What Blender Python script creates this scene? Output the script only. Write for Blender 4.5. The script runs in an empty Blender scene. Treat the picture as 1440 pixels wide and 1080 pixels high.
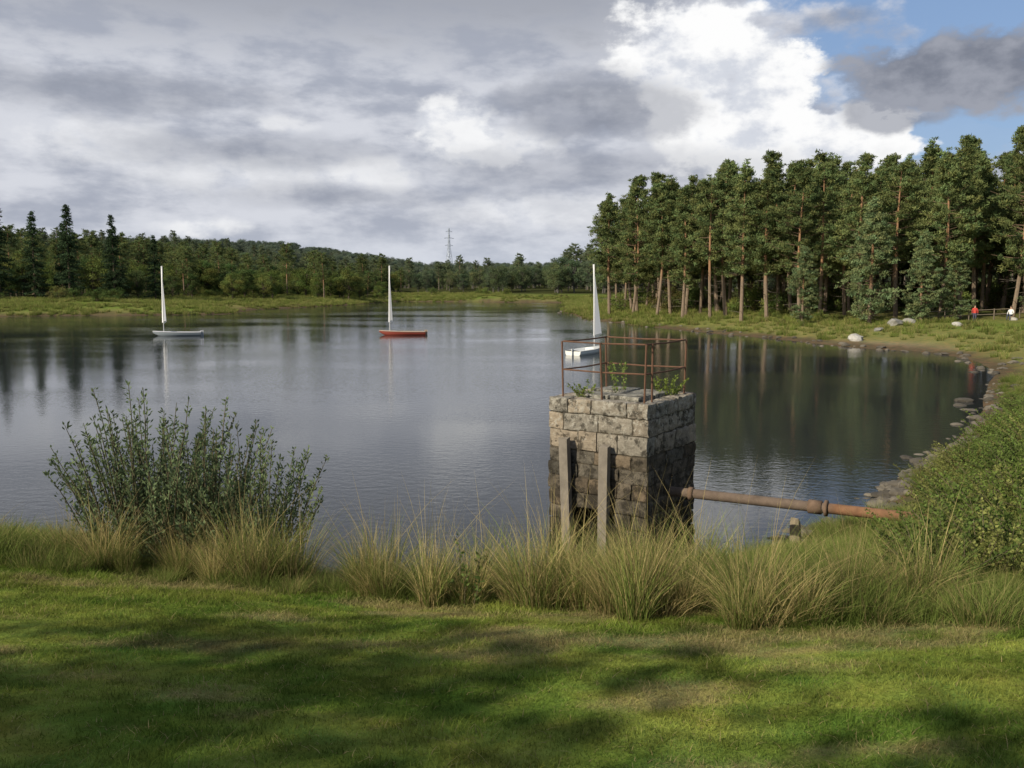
import bpy, math, numpy as np
from mathutils import Vector, Matrix
R=np.random.default_rng(7)
sc=bpy.context.scene
sc.view_settings.view_transform='Standard'; sc.view_settings.look='None'; sc.view_settings.exposure=0
COL=sc.collection
# ------------------------------------------------------------------ helpers
def sstep(a,b,x):
    t=np.clip((x-a)/(b-a),0,1); return t*t*(3-2*t)
def _h(i,j,s):
    n=(i.astype(np.int64)*374761393+j.astype(np.int64)*668265263+s*1274126177)&0x7fffffff
    n=((n^(n>>13))*1274126177)&0x7fffffff
    return ((n^(n>>16))&0xffff)/65535.0
def vn(x,y,s=0):
    x=np.asarray(x,float);y=np.asarray(y,float)
    i=np.floor(x);j=np.floor(y);fx=x-i;fy=y-j;i=i.astype(int);j=j.astype(int)
    fx=fx*fx*(3-2*fx);fy=fy*fy*(3-2*fy)
    a=_h(i,j,s);b=_h(i+1,j,s);c=_h(i,j+1,s);d=_h(i+1,j+1,s)
    return (a*(1-fx)+b*fx)*(1-fy)+(c*(1-fx)+d*fx)*fy
def fbm(x,y,s=0,o=4):
    r=0;a=.5;t=0
    for k in range(o):
        r=r+a*vn(x*2**k,y*2**k,s+k);t+=a;a*=.5
    return r/t*2-1
class MB:
    def __init__(s): s.V=[];s.F=[];s.C=[];s.M=[];s.n=0
    def add(s,V,F,C=(1,1,1),mi=0):
        V=np.asarray(V,float).reshape(-1,3);F=np.asarray(F,int).reshape(-1,3)
        C=np.asarray(C,float)
        if C.ndim==1: C=np.tile(C,(len(V),1))
        s.V.append(V);s.F.append(F+s.n);s.C.append(C);s.M.append(np.full(len(F),mi));s.n+=len(V)
    def mesh(s,name,mats,smooth=False):
        V=np.concatenate(s.V);F=np.concatenate(s.F);C=np.concatenate(s.C);M=np.concatenate(s.M)
        me=bpy.data.meshes.new(name)
        me.vertices.add(len(V));me.vertices.foreach_set('co',V.ravel())
        me.loops.add(F.size);me.loops.foreach_set('vertex_index',F.ravel().astype(np.int32))
        me.polygons.add(len(F));me.polygons.foreach_set('loop_start',np.arange(0,F.size,3,dtype=np.int32))
        for m in mats: me.materials.append(m)
        me.polygons.foreach_set('material_index',M.astype(np.int32))
        me.polygons.foreach_set('use_smooth',np.full(len(F),smooth,dtype=bool))
        a=me.color_attributes.new('Col','FLOAT_COLOR','POINT')
        a.data.foreach_set('color',np.concatenate([C,np.ones((len(C),1))],1).ravel())
        me.update(calc_edges=True)
        return me
    def obj(s,name,mats,smooth=False,link=True,parent=None):
        o=bpy.data.objects.new(name,s.mesh(name,mats,smooth))
        if link: COL.objects.link(o)
        if parent: o.parent=parent
        return o
def empty(name,loc=(0,0,0),rz=0):
    o=bpy.data.objects.new(name,None);o.location=loc;o.rotation_euler=(0,0,rz);COL.objects.link(o);return o
def tube(P,rad,n=6,cap=True):
    P=np.asarray(P,float);rad=np.broadcast_to(np.asarray(rad,float),(len(P),))
    T=np.gradient(P,axis=0);T/=np.linalg.norm(T,axis=1)[:,None]+1e-9
    ref=np.array([0,0,1.]) if abs(T[0,2])<.9 else np.array([1.,0,0])
    A=np.cross(T,ref);A/=np.linalg.norm(A,axis=1)[:,None]+1e-9;B=np.cross(T,A)
    an=np.arange(n)/n*2*math.pi
    V=P[:,None]+rad[:,None,None]*(np.cos(an)[None,:,None]*A[:,None]+np.sin(an)[None,:,None]*B[:,None])
    V=V.reshape(-1,3);F=[]
    for i in range(len(P)-1):
        for j in range(n):
            a=i*n+j;b=i*n+(j+1)%n;c=a+n;d=b+n;F+=[(a,b,d),(a,d,c)]
    if cap:
        V=np.vstack([V,P[0],P[-1]]);k=len(P)*n
        for j in range(n):
            F.append((k,(j+1)%n,j));F.append((k+1,(len(P)-1)*n+j,(len(P)-1)*n+(j+1)%n))
    return V,F
def box(c,s,rz=0):
    c=np.array(c,float);s=np.array(s,float)/2
    V=np.array([[x,y,z] for x in(-1,1) for y in(-1,1) for z in(-1,1)])*s
    if rz: 
        cc,ss=math.cos(rz),math.sin(rz);V=np.stack([V[:,0]*cc-V[:,1]*ss,V[:,0]*ss+V[:,1]*cc,V[:,2]],1)
    Q=[(0,1,3,2),(4,6,7,5),(0,4,5,1),(2,3,7,6),(0,2,6,4),(1,5,7,3)]
    return V+c,[t for q in Q for t in((q[0],q[1],q[2]),(q[0],q[2],q[3]))]
def rdir(n,r): 
    v=r.normal(size=(n,3));return v/np.linalg.norm(v,axis=1)[:,None]
def leaves(P,L,W,r,D=None,spread=1.0,tri=False):
    n=len(P);a=rdir(n,r)
    if D is not None: a=D+a*spread;a/=np.linalg.norm(a,axis=1)[:,None]
    b=np.cross(a,rdir(n,r));b/=np.linalg.norm(b,axis=1)[:,None]+1e-9
    L=np.broadcast_to(L,(n,))[:,None];W=np.broadcast_to(W,(n,))[:,None]
    if tri:
        V=np.stack([P-b*W,P+b*W,P+a*L],1).reshape(-1,3);F=np.arange(3*n).reshape(-1,3);return V,F,3
    V=np.stack([P,P+a*L*.5+b*W,P+a*L,P+a*L*.5-b*W],1).reshape(-1,3)
    k=np.arange(n)[:,None]*4
    F=np.concatenate([k+[[0,1,2]],k+[[0,2,3]]],0);return V,F,4
# ------------------------------------------------------------------ materials
def newmat(name):
    m=bpy.data.materials.new(name);m.use_nodes=True;nt=m.node_tree;nt.nodes.clear();return m,nt
class G:
    def __init__(s,nt): s.nt=nt
    def n(s,t,ins=None,**kw):
        nd=s.nt.nodes.new(t)
        for k,v in kw.items(): setattr(nd,k,v)
        if ins:
            for k,v in ins.items():
                so=nd.inputs[k]
                if isinstance(v,bpy.types.NodeSocket): s.nt.links.new(v,so)
                else: so.default_value=v
        return nd
    def m(s,op,a,b=0.0,c=0.0,clamp=False):
        nd=s.n('ShaderNodeMath',{0:a,1:b,2:c},operation=op);nd.use_clamp=clamp;return nd.outputs[0]
    def mix(s,f,a,b,bt='MIX'):
        nd=s.nt.nodes.new('ShaderNodeMix');nd.data_type='RGBA';nd.blend_type=bt
        for i,v in((0,f),(6,a),(7,b)):
            if isinstance(v,bpy.types.NodeSocket): s.nt.links.new(v,nd.inputs[i])
            else: nd.inputs[i].default_value=v if i==0 else (tuple(v)+(1,) if len(v)==3 else v)
        return nd.outputs[2]
    def noise(s,vec,scale,detail=4,rough=.55,out=0,**k):
        nd=s.n('ShaderNodeTexNoise',{'Scale':scale,'Detail':detail,'Roughness':rough,'Vector':vec},**k);return nd.outputs[out]
    def ss(s,v,a,b,lo=0.,hi=1.):
        nd=s.n('ShaderNodeMapRange',{0:v,1:a,2:b,3:lo,4:hi},interpolation_type='SMOOTHSTEP');return nd.outputs[0]
def foliage_mat(name,trans=.3,var=.35,nscale=.8):
    m,nt=newmat(name);g=G(nt)
    c=g.n('ShaderNodeVertexColor',layer_name='Col').outputs[0]
    gm=g.n('ShaderNodeNewGeometry').outputs['Position']
    oi=g.n('ShaderNodeObjectInfo').outputs['Random']
    f=g.noise(gm,nscale,1)
    v=g.m('ADD',g.m('MULTIPLY',f,var*2),1-var)
    v=g.m('MULTIPLY',v,g.m('ADD',g.m('MULTIPLY',oi,.4),.8))
    cc=g.mix(1.,c,g.n('ShaderNodeCombineColor',{0:v,1:v,2:v}).outputs[0],'MULTIPLY')
    d=g.n('ShaderNodeBsdfDiffuse',{'Color':cc})
    t=g.n('ShaderNodeBsdfTranslucent',{'Color':cc})
    mx=g.n('ShaderNodeMixShader',{0:trans,1:d.outputs[0],2:t.outputs[0]})
    g.n('ShaderNodeOutputMaterial',{0:mx.outputs[0]});return m
def col_mat(name,rough=.8,var=.4,nscale=6,bump=.3,bdist=.02,metal=0,spec=.3):
    m,nt=newmat(name);g=G(nt)
    c=g.n('ShaderNodeVertexColor',layer_name='Col').outputs[0]
    tc=g.n('ShaderNodeTexCoord').outputs['Object']
    f=g.noise(tc,nscale,5,.65)
    v=g.m('ADD',g.m('MULTIPLY',f,var*2),1-var)
    cc=g.mix(1.,c,g.n('ShaderNodeCombineColor',{0:v,1:v,2:v}).outputs[0],'MULTIPLY')
    b=g.n('ShaderNodeBump',{'Strength':bump,'Distance':bdist,'Height':g.noise(tc,nscale*3,4,.7)})
    d=g.n('ShaderNodeBsdfPrincipled',{'Base Color':cc,'Roughness':rough,'Metallic':metal,'Specular IOR Level':spec,'Normal':b.outputs[0]})
    g.n('ShaderNodeOutputMaterial',{0:d.outputs[0]});return m
M_needle=foliage_mat('pine_needles',.25,.4,.6)
M_leaf=foliage_mat('leaves',.35,.35,.7)
M_grass=foliage_mat('grass_blades',.35,.3,1.7)
M_sail=foliage_mat('sailcloth',.3,.03,.5)
M_bark=col_mat('bark',.9,.4,3,.6,.05)
M_wood=col_mat('weathered_wood',.9,.5,5,.6,.012)
M_rust=col_mat('rusty_iron',.9,.65,7,.7,.008)
M_rock=col_mat('rock',.85,.4,4,.6,.03)
M_paint=col_mat('boat_gelcoat',.3,.06,3,.02,.002,spec=.5)
M_metal=col_mat('galvanised_steel',.5,.15,2,.05,.002,metal=.6)
M_cloth=col_mat('cloth_and_skin',.8,.12,12,.1,.003)
# terrain material
M_ground,nt=newmat('ground');g=G(nt)
c=g.n('ShaderNodeVertexColor',layer_name='Col').outputs[0];P=g.n('ShaderNodeNewGeometry').outputs['Position']
n1=g.noise(P,.35,2,.6);n2=g.noise(P,14,5,.7);n3=g.noise(P,2.2,3,.6)
v=g.m('ADD',g.m('MULTIPLY',n1,.5),g.m('ADD',g.m('MULTIPLY',n2,.9),g.m('ADD',g.m('MULTIPLY',n3,.5),.05)))
cc=g.mix(1.,c,g.n('ShaderNodeCombineColor',{0:g.m('MULTIPLY',v,g.m('ADD',n3,.5)),1:v,2:v}).outputs[0],'MULTIPLY')
b=g.n('ShaderNodeBump',{'Strength':.8,'Distance':.05,'Height':n2})
g.n('ShaderNodeOutputMaterial',{0:g.n('ShaderNodeBsdfDiffuse',{'Color':cc,'Normal':b.outputs[0]}).outputs[0]})
# water
M_water,nt=newmat('lake_water');g=G(nt)
P=g.n('ShaderNodeNewGeometry').outputs['Position']
mp=g.n('ShaderNodeMapping',{'Vector':P,'Scale':(1,1.5,1),'Rotation':(0,0,.5)}).outputs[0]
w1=g.noise(mp,2.6,2,.5);w2=g.noise(mp,10,1,.5)
patch=g.ss(g.noise(g.n('ShaderNodeMapping',{'Vector':P,'Scale':(.03,.06,1),'Rotation':(0,0,.4)}).outputs[0],1.,3,.5),.38,.62,.22,1.05)
hgt=g.m('MULTIPLY',g.m('ADD',w1,g.m('MULTIPLY',w2,.35)),patch)
b=g.n('ShaderNodeBump',{'Strength':.33,'Distance':.034,'Height':hgt})
g.n('ShaderNodeOutputMaterial',{0:g.n('ShaderNodeBsdfPrincipled',{'Base Color':(.026,.030,.033,1),'Roughness':.05,'IOR':1.333,'Specular IOR Level':.5,'Normal':b.outputs[0]}).outputs[0]})
# stone
M_stone,nt=newmat('old_stone');g=G(nt)
c=g.n('ShaderNodeVertexColor',layer_name='Col').outputs[0]
tc=g.n('ShaderNodeTexCoord').outputs['Object'];z=g.n('ShaderNodeSeparateXYZ',{0:tc}).outputs[2]
a=g.noise(tc,2.4,5,.7);bb=g.noise(tc,10,6,.78);d=g.noise(tc,38,4,.7)
v=g.m('ADD',g.m('MULTIPLY',a,1.0),g.m('ADD',g.m('MULTIPLY',bb,1.1),g.m('SUBTRACT',g.m('MULTIPLY',d,.6),.36)))
cc=g.mix(1.,c,g.n('ShaderNodeCombineColor',{0:v,1:v,2:v}).outputs[0],'MULTIPLY')
up=g.ss(z,1.8,2.8,.0,.13)
lich=g.ss(g.m('ADD',bb,up),.60,.70)
cc=g.mix(g.m('MULTIPLY',lich,.7),cc,(.42,.40,.35))
l2=g.ss(g.m('ADD',g.noise(tc,4.2,6,.75),g.ss(z,1.,2.3,.06,-.02)),.48,.60)
cc=g.mix(g.m('MULTIPLY',l2,.8),cc,(.03,.026,.02))
wet=g.ss(g.m('ADD',z,g.m('MULTIPLY',a,.6)),.5,1.3,.88,0.)
cc=g.mix(wet,cc,(.014,.014,.01))
b=g.n('ShaderNodeBump',{'Strength':.9,'Distance':.04,'Height':g.m('ADD',bb,g.m('MULTIPLY',d,.5))})
g.n('ShaderNodeOutputMaterial',{0:g.n('ShaderNodeBsdfPrincipled',{'Base Color':cc,'Roughness':.9,'Specular IOR Level':.2,'Normal':b.outputs[0]}).outputs[0]})
# ------------------------------------------------------------------ lake outline and terrain
LAKE=np.array([(24.2,44.6),(18.7,34.6),(13.4,27),(11.7,24.7),(9,21.3),(8,19.3),(6.5,18),(5,16.5),(3.8,15.2),(2.5,14.2),(0,13.3),(-3,14),(-6,15.3),(-15,18),(-40,20),(-90,24),(-140,60),(-130,115),(-81,140),(-52,148),(-47,150),(-52,175),(-40,215),(-34,262),(-8,255),(13.5,246),(12,200),(9,158),(11,126),(15.7,108.5),(20.8,92.5),(24.6,80.6),(26.9,69.8),(31,65),(30,57),(27.5,50)],float)
def sdist(x,y):
    x=np.asarray(x,float);y=np.asarray(y,float)
    d=np.full(x.shape,1e9);ins=np.zeros(x.shape,bool)
    for i in range(len(LAKE)):
        a=LAKE[i];b=LAKE[(i+1)%len(LAKE)];e=b-a
        t=np.clip(((x-a[0])*e[0]+(y-a[1])*e[1])/(e@e),0,1)
        d=np.minimum(d,np.hypot(x-a[0]-t*e[0],y-a[1]-t*e[1]))
        cr=((a[1]>y)!=(b[1]>y))&(x<(b[0]-a[0])*(y-a[1])/(b[1]-a[1]+1e-12)+a[0]);ins^=cr
    s=np.where(ins,-d,d)
    amp=np.clip((y-10)/60,0.12,1.6)
    return s+fbm(x/(2+amp*5),y/(2+amp*5),3)*amp
def edge(x,y):
    return 4.95+fbm(x*.8,y*.8,44)*.7+np.interp(x,[.3,1.5,4,8],[0,.75,2.9,4.5])
def ground(x,y):
    x=np.asarray(x,float);y=np.asarray(y,float);s=sdist(x,y)
    n=np.interp(s,[0,2.8,4.5,6,8,12.5,20,100],[0,1.15,1.75,2.15,2.5,3.25,3.5,4])
    f=np.interp(s,[0,3,10,30,100],[0,.4,1.1,2.0,3.0])
    w=sstep(28,55,y);z=n*(1-w)+f*w
    z=z+16.5*sstep(220,460,y)*sstep(-50,-200,x)+8*sstep(430,760,y)+6*sstep(900,1700,y)
    z=z+fbm(x/3,y/3,11)*.07*sstep(.3,3,s)+fbm(x/.6,y/.6,12,3)*.03+fbm(x/40,y/40,5)*1.0*sstep(30,90,s)
    return np.where(s<0,np.maximum(s*.35,-1.5),z),s
N=640;t=np.linspace(-1,1,N);k=7.6
gx=1600*np.sinh(k*t)/math.sinh(k);gy=9+2400*np.sinh(k*t)/math.sinh(k)
gy=gy[gy>-400];X,Y=np.meshgrid(gx,gy);Z,S=ground(X,Y)
nx,ny=len(gx),len(gy);idx=np.arange(nx*ny).reshape(ny,nx)
q=np.stack([idx[:-1,:-1],idx[:-1,1:],idx[1:,1:],idx[1:,:-1]],-1).reshape(-1,4)
F=np.concatenate([q[:,[0,1,2]],q[:,[0,2,3]]])
def straw(x,y,s):
    return sstep(.05,.5,fbm(x/1.0,y/.4,21,5)+.35*np.exp(-((s-edge(x,y)-.35)/.6)**2)*(.5+fbm(x/.7,y/.7,23,3)))
def gcol(x,y,s):
    L=lambda *c:np.array(c)
    far=sstep(30,60,y)[...,None];ed=edge(x,y)
    m1=sstep(-.5,.5,fbm(x/.9,y/.45,91,5))[...,None];m2=sstep(-.4,.4,fbm(x/.22,y/.16,92,3))[...,None]
    lawn=L(.095,.155,.026)*(1-m1)+L(.205,.24,.050)*m1;lawn=lawn*(.7+.5*m2)
    c=np.where((s>ed-.2)[...,None],lawn,L(.10,.115,.035))
    st=straw(x,y,s)[...,None]*(s>4)[...,None]
    c=c*(1-.6*st)+L(.30,.25,.12)*.6*st
    dirt=(1.1*sstep(0,1,1.4-np.hypot((x-1.75)/.7,(y-3.3)/.4)+.5*fbm(x*3,y*5,8))+.8*sstep(0,1,1.2-np.hypot((x+2.2)/.9,(y-6.3)/.25)+.5*fbm(x*3,y*5,8)))[...,None]
    c=c*(1-.8*np.clip(dirt,0,1))+L(.11,.08,.05)*.8*np.clip(dirt,0,1)
    fm=sstep(-.3,.4,fbm(x/14,y/14,31))[...,None]
    cf=L(.14,.19,.04)*fm+L(.20,.19,.07)*(1-fm)
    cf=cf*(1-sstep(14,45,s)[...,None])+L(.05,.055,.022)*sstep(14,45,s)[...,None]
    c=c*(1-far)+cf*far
    sand=(sstep(5,1.5,s)*sstep(0,1,1.5-np.hypot((x-28)/5,(y-69)/6)+.5*fbm(x/2,y/2,4)))[...,None]
    c=c*(1-sand)+L(.21,.17,.115)*sand
    mud=sstep(1.1,.3,s/(1+.02*y)+.5*fbm(x/1.5,y/1.5,17))[...,None];c=c*(1-mud)+L(.11,.083,.052)*mud
    return c
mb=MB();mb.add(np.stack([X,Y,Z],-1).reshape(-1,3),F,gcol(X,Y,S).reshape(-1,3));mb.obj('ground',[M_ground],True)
mb=MB();mb.add([(-260,8,0),(160,8,0),(160,420,0),(-260,420,0)],[(0,1,2),(0,2,3)]);mb.obj('lake_water',[M_water])
def gz(x,y): return float(ground(np.array([x]),np.array([y]))[0][0])
# ------------------------------------------------------------------ scatter with geometry nodes
def template(name,objs):
    c=bpy.data.collections.new(name)
    for o in objs: c.objects.link(o)
    return c
def scatter(name,pts,scl,coll,nvar,rot=None,r=R):
    pts=np.asarray(pts,float);n=len(pts);me=bpy.data.meshes.new(name)
    me.vertices.add(n);me.vertices.foreach_set('co',pts.ravel())
    rot=np.stack([r.normal(0,.04,n),r.normal(0,.04,n),r.uniform(0,6.28,n)],1) if rot is None else rot
    a=me.attributes.new('rotv','FLOAT_VECTOR','POINT');a.data.foreach_set('vector',rot.ravel())
    scl=np.asarray(scl,float)
    if scl.ndim==1: scl=np.stack([scl*r.uniform(.9,1.15,n),scl*r.uniform(.9,1.15,n),scl],1)
    a=me.attributes.new('sclv','FLOAT_VECTOR','POINT');a.data.foreach_set('vector',scl.ravel())
    a=me.attributes.new('idx','INT','POINT');a.data.foreach_set('value',r.integers(0,nvar,n).astype(np.int32))
    me.update();o=bpy.data.objects.new(name,me);COL.objects.link(o)
    ng=bpy.data.node_groups.new(name+'_nodes','GeometryNodeTree')
    ng.interface.new_socket('Geometry',in_out='INPUT',socket_type='NodeSocketGeometry')
    ng.interface.new_socket('Geometry',in_out='OUTPUT',socket_type='NodeSocketGeometry')
    gi=ng.nodes.new('NodeGroupInput');go=ng.nodes.new('NodeGroupOutput')
    ci=ng.nodes.new('GeometryNodeCollectionInfo');ci.inputs['Collection'].default_value=coll
    ci.inputs['Separate Children'].default_value=True;ci.inputs['Reset Children'].default_value=True
    ip=ng.nodes.new('GeometryNodeInstanceOnPoints');ip.inputs['Pick Instance'].default_value=True
    ng.links.new(gi.outputs[0],ip.inputs['Points']);ng.links.new(ci.outputs[0],ip.inputs['Instance'])
    for nm,dt,so in(('idx','INT','Instance Index'),('rotv','FLOAT_VECTOR','Rotation'),('sclv','FLOAT_VECTOR','Scale')):
        na=ng.nodes.new('GeometryNodeInputNamedAttribute');na.data_type=dt;na.inputs['Name'].default_value=nm
        ng.links.new([x for x in na.outputs if x.enabled][0],ip.inputs[so])
    ng.links.new(ip.outputs[0],go.inputs[0])
    md=o.modifiers.new('scatter','NODES');md.node_group=ng;return o
# ------------------------------------------------------------------ trees
def pine(seed,H=16.,cs=.3,W=3.3,nb=85,col=(.130,.172,.070),lp=34,pw=.75):
    r=np.random.default_rng(seed);mb=MB()
    bend=r.normal(0,.3,2);zz=np.linspace(0,1,9)
    ax=lambda t:np.stack([bend[0]*np.sin(t*2.5),bend[1]*np.sin(t*3.1),t*H],-1)
    V,F=tube(ax(zz),.2*(1-zz)**.8+.02,7);cb=np.where(V[:,2:]<H*.3,np.array([[.20,.15,.11]]),np.array([[.30,.17,.095]]));mb.add(V,F,cb,1)
    PC=[];PD=[];CC=[];
    for i in range(nb):
        u=r.random();t=cs+(1-cs)*u**.9
        prof=min(1,((1-t)/(1-cs)*1.55)**pw)*(.5+.5*min(1,(t-cs)/.18))
        L=W*prof*r.uniform(.5,1.15)+.2
        az=r.uniform(0,6.283);el=r.uniform(-.15,.35)+.5*max(0,t-.7)
        o=ax(np.array(t));d=np.array([math.cos(az)*math.cos(el),math.sin(az)*math.cos(el),math.sin(el)])
        q=np.linspace(0,1,4)[:,None];P=o+d*L*q+np.array([0,0,.12*L])*q**2
        V,F=tube(P,np.array([.045,.03,.02,.01])*(1.2-t*.5),3,False);mb.add(V,F,(.15,.10,.07),1)
        for j in range(r.integers(4,7)):
            f=r.uniform(.35,1.03);c=o+d*L*f+np.array([0,0,.12*L*f*f])+r.normal(0,.2,3)
            rad=r.uniform(.25,.58)*(.7+.3*prof)
            n=int(lp*rad/.42)
            p=rdir(n,r)*(r.random((n,1))**.5)*np.array([1,1,.55])*rad+c
            PC.append(p);PD.append(np.tile(d*.5+[0,0,.6],(n,1)))
            b=r.uniform(.65,1.4);w=r.uniform(-.1,.25);CC.append(np.tile(np.array(col)*b*np.array([1+w,1,1-w*.4]),(n,1)))
    for i in range(16):
        t=r.uniform(.05,cs+.08);az=r.uniform(0,6.28);o=ax(np.array(t));L=r.uniform(.4,1.8)
        V,F=tube([o,o+np.array([math.cos(az)*L,math.sin(az)*L,r.uniform(-.3,.2)])],[.03,.01],3,False);mb.add(V,F,(.12,.1,.08),1)
    P=np.concatenate(PC);D=np.concatenate(PD);C=np.concatenate(CC)
    V,F,k=leaves(P,r.uniform(.16,.34,len(P)),r.uniform(.035,.075,len(P)),r,D,1.1,True)
    mb.add(V,F,np.repeat(C,k,0),0)
    return mb.mesh('pine_mesh_%d'%seed,[M_needle,M_bark])
def spruce(seed,H=16.,W=2.9,col=(.05,.08,.04)):
    r=np.random.default_rng(seed);mb=MB()
    V,F=tube([(0,0,0),(0,0,H*.5),(0,0,H)],[.22,.12,.01],7);mb.add(V,F,(.09,.07,.05),1)
    PC=[];PD=[];CC=[]
    for i in range(170):
        t=.05+.94*r.random()**.9;L=W*(1-t)**.85*r.uniform(.7,1.12)+.12;az=r.uniform(0,6.283)
        d=np.array([math.cos(az),math.sin(az),0]);n=int(16+22*L)
        f=r.uniform(.1,1,n)[:,None];p=np.array([0,0,t*H])+d*L*f+np.array([0,0,1])*(-.35*L*f+.15*L*f**3)+r.normal(0,1,(n,3))*np.array([.16,.16,.09])
        PC.append(p);PD.append(np.tile(d*.7+[0,0,-.25],(n,1)));CC.append(np.tile(np.array(col)*r.uniform(.65,1.35),(n,1)))
        V,F=tube([[0,0,t*H],d*L+[0,0,t*H-.2*L]],[.03,.008],3,False);mb.add(V,F,(.09,.07,.05),1)
    P=np.concatenate(PC);D=np.concatenate(PD);C=np.concatenate(CC)
    V,F,k=leaves(P,r.uniform(.22,.4,len(P)),r.uniform(.05,.1,len(P)),r,D,.8,True);mb.add(V,F,np.repeat(C,k,0),0)
    return mb.mesh('spruce_mesh_%d'%seed,[M_needle,M_bark])
def broadleaf(seed,H=12.,W=4.,base=.2,col=(.065,.095,.03),ls=.26,lumps=48,nl=110):
    r=np.random.default_rng(seed);mb=MB();V,F=tube([(0,0,0),(.1,0,H*.3),(.15,.1,H*.75)],[.28*H/12,.2*H/12,.06*H/12],8);mb.add(V,F,(.1,.08,.06),1)
    for i in range(lumps):
        d=rdir(1,r)[0];rr=r.random()**.4
        c=np.array([d[0]*W*.8*rr,d[1]*W*.8*rr,H*(base+(1-base)*.5)+d[2]*H*(1-base)*.42*rr])
        c[:2]*=1-.35*max(0,(c[2]/H-.6)/.4)
        V,F=tube([(.1*H/12,0,max(H*base*.8,c[2]*.5)),c],[.07*H/12,.02*H/12],4,False);mb.add(V,F,(.1,.08,.06),1)
        rad=r.uniform(.22,.4)*W*.85;n=nl
        p=rdir(n,r)*(r.random((n,1))**.3)*np.array([1,1,.7])*rad+c
        V,F,k=leaves(p,r.uniform(.7,1.3,n)*ls,r.uniform(.3,.5,n)*ls,r)
        mb.add(V,F,np.array(col)*r.uniform(.6,1.4)*np.array([r.uniform(.85,1.2),1,1]),0)
    return mb.mesh('broadleaf_mesh_%d'%seed,[M_leaf,M_bark])
def inst(me,name,x,y,s=1.,rz=0,sz=None,dz=-.1):
    o=bpy.data.objects.new(name,me);COL.objects.link(o);o.location=(x,y,gz(x,y)+dz);o.scale=(s,s,sz or s);o.rotation_euler=(0,0,rz);return o
pines=[pine(100+i,16.,[.34,.25,.38,.22,.42,.3][i],[2.7,3.2,3.0,2.6,3.2,2.9][i],[90,100,85,100,80,95][i],pw=[.8,.7,.55,.9,.5,.8][i]) for i in range(6)]
young=[pine(120+i,12.,.05,2.7,115,(.145,.195,.095),pw=.9) for i in range(2)]
front=[(14.6,134),(17.2,127),(19.5,120),(21.6,113),(24,108),(26,101),(28.6,100),(31,96),(34.2,99),(36.5,93),(39.6,92),(42.2,88),(45.2,90),(48,85.5),(51.5,86),(56,84)]
for i,(x,y) in enumerate(front):
    inst(pines[i%6],'pine_tree',x,y,R.uniform(.98,1.12),R.uniform(0,6),R.uniform(.98,1.12))
for x,y,s in((35.3,88,.98),(39.5,86,.7),(30,92,.66),(43.2,87,.6),(49.5,83.5,.6)):
    inst(young[int(x)%2],'young_pine_tree',x,y,s,R.uniform(0,6))
def tobj(me): return bpy.data.objects.new(me.name,me)
CP=template('pine_templates',[tobj(m) for m in pines])
pts=[]
while len(pts)<260:
    x=R.uniform(14,120);y=R.uniform(80,190)
    fl=np.interp(x,[14,22,30,40,50,70,120],[134,114,100,95,89,86,90])
    if y<fl+3 or x<.103*y+1.2 or y>fl+55: continue
    if any((x-a)**2+(y-b)**2<6.5 for a,b in pts): continue
    pts.append((x,y))
pts=np.array(pts);z=ground(pts[:,0],pts[:,1])[0]
scatter('pine_forest',np.c_[pts,z-.2],R.uniform(.95,1.24,len(pts)),CP,6)
# left conifers
spr=[spruce(200+i) for i in range(3)]
for i,(x,y,s) in enumerate([(-102,178,1.25),(-96,180,1.1),(-93,186,.98),(-88,178,1.18),(-83,186,.9),(-80,180,1.08),(-107,176,1.15),(-75,188,.85),(-112,180,1.1)]):
    inst(spr[i%3],'spruce_tree',x,y,s,R.uniform(0,6))
bl=[broadleaf(300+i,11.,[4.2,3.6,4.6,3.9][i],.08,[(.12,.165,.048),(.095,.14,.048),(.16,.185,.055),(.10,.14,.055)][i]) for i in range(4)]
def haze(me,k):  # distance haze painted into the vertex colours as a pale blue tint
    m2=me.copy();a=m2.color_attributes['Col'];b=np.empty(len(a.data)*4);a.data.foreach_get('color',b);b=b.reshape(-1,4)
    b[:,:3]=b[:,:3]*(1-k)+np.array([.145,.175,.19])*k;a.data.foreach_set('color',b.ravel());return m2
CM=template('woodland_templates',[tobj(m) for m in bl+[pines[4]]])
pts=[]
for _ in range(6000):
    x=R.uniform(-190,-28);y=R.uniform(165,330);
    if len(pts)>430: break
    if x/y< -.66 or x>-.02*y-30: continue
    fl=np.interp(x,[-190,-100,-60,-45,-30],[160,176,205,235,280])
    if y<fl or any((x-a)**2+(y-b)**2<9 for a,b in pts[-200:]): continue
    pts.append((x,y))
pts=np.array(pts);z=ground(pts[:,0],pts[:,1])[0]
scatter('shore_woodland',np.c_[pts,z-.3],R.uniform(.55,1.02,len(pts))*np.interp(pts[:,0]/pts[:,1],[-.5,-.1],[1.,.85]),CM,5)
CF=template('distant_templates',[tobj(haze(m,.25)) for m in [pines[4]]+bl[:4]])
xx=R.uniform(-330,420,6000);yy=R.uniform(285,520,6000);s=sdist(xx,yy)
ok=(s>42)&(np.abs(xx/yy)<.66)&((xx>-.02*yy-30)|(yy>320));xx=xx[ok][:1200];yy=yy[ok][:1200]
cs_=np.interp(xx/yy,[-.2,-.05,0,.1],[.9,.85,1.0,1.4])
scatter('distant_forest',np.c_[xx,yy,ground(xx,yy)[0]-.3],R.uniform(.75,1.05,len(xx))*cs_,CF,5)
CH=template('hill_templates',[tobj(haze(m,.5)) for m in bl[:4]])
xx=R.uniform(-620,620,4600);yy=R.uniform(500,950,4600);ok=np.abs(xx/yy)<.66;xx=xx[ok];yy=yy[ok]
scatter('hill_forest',np.c_[xx,yy,ground(xx,yy)[0]-.3],R.uniform(.85,1.3,len(xx)),CH,4)
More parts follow.
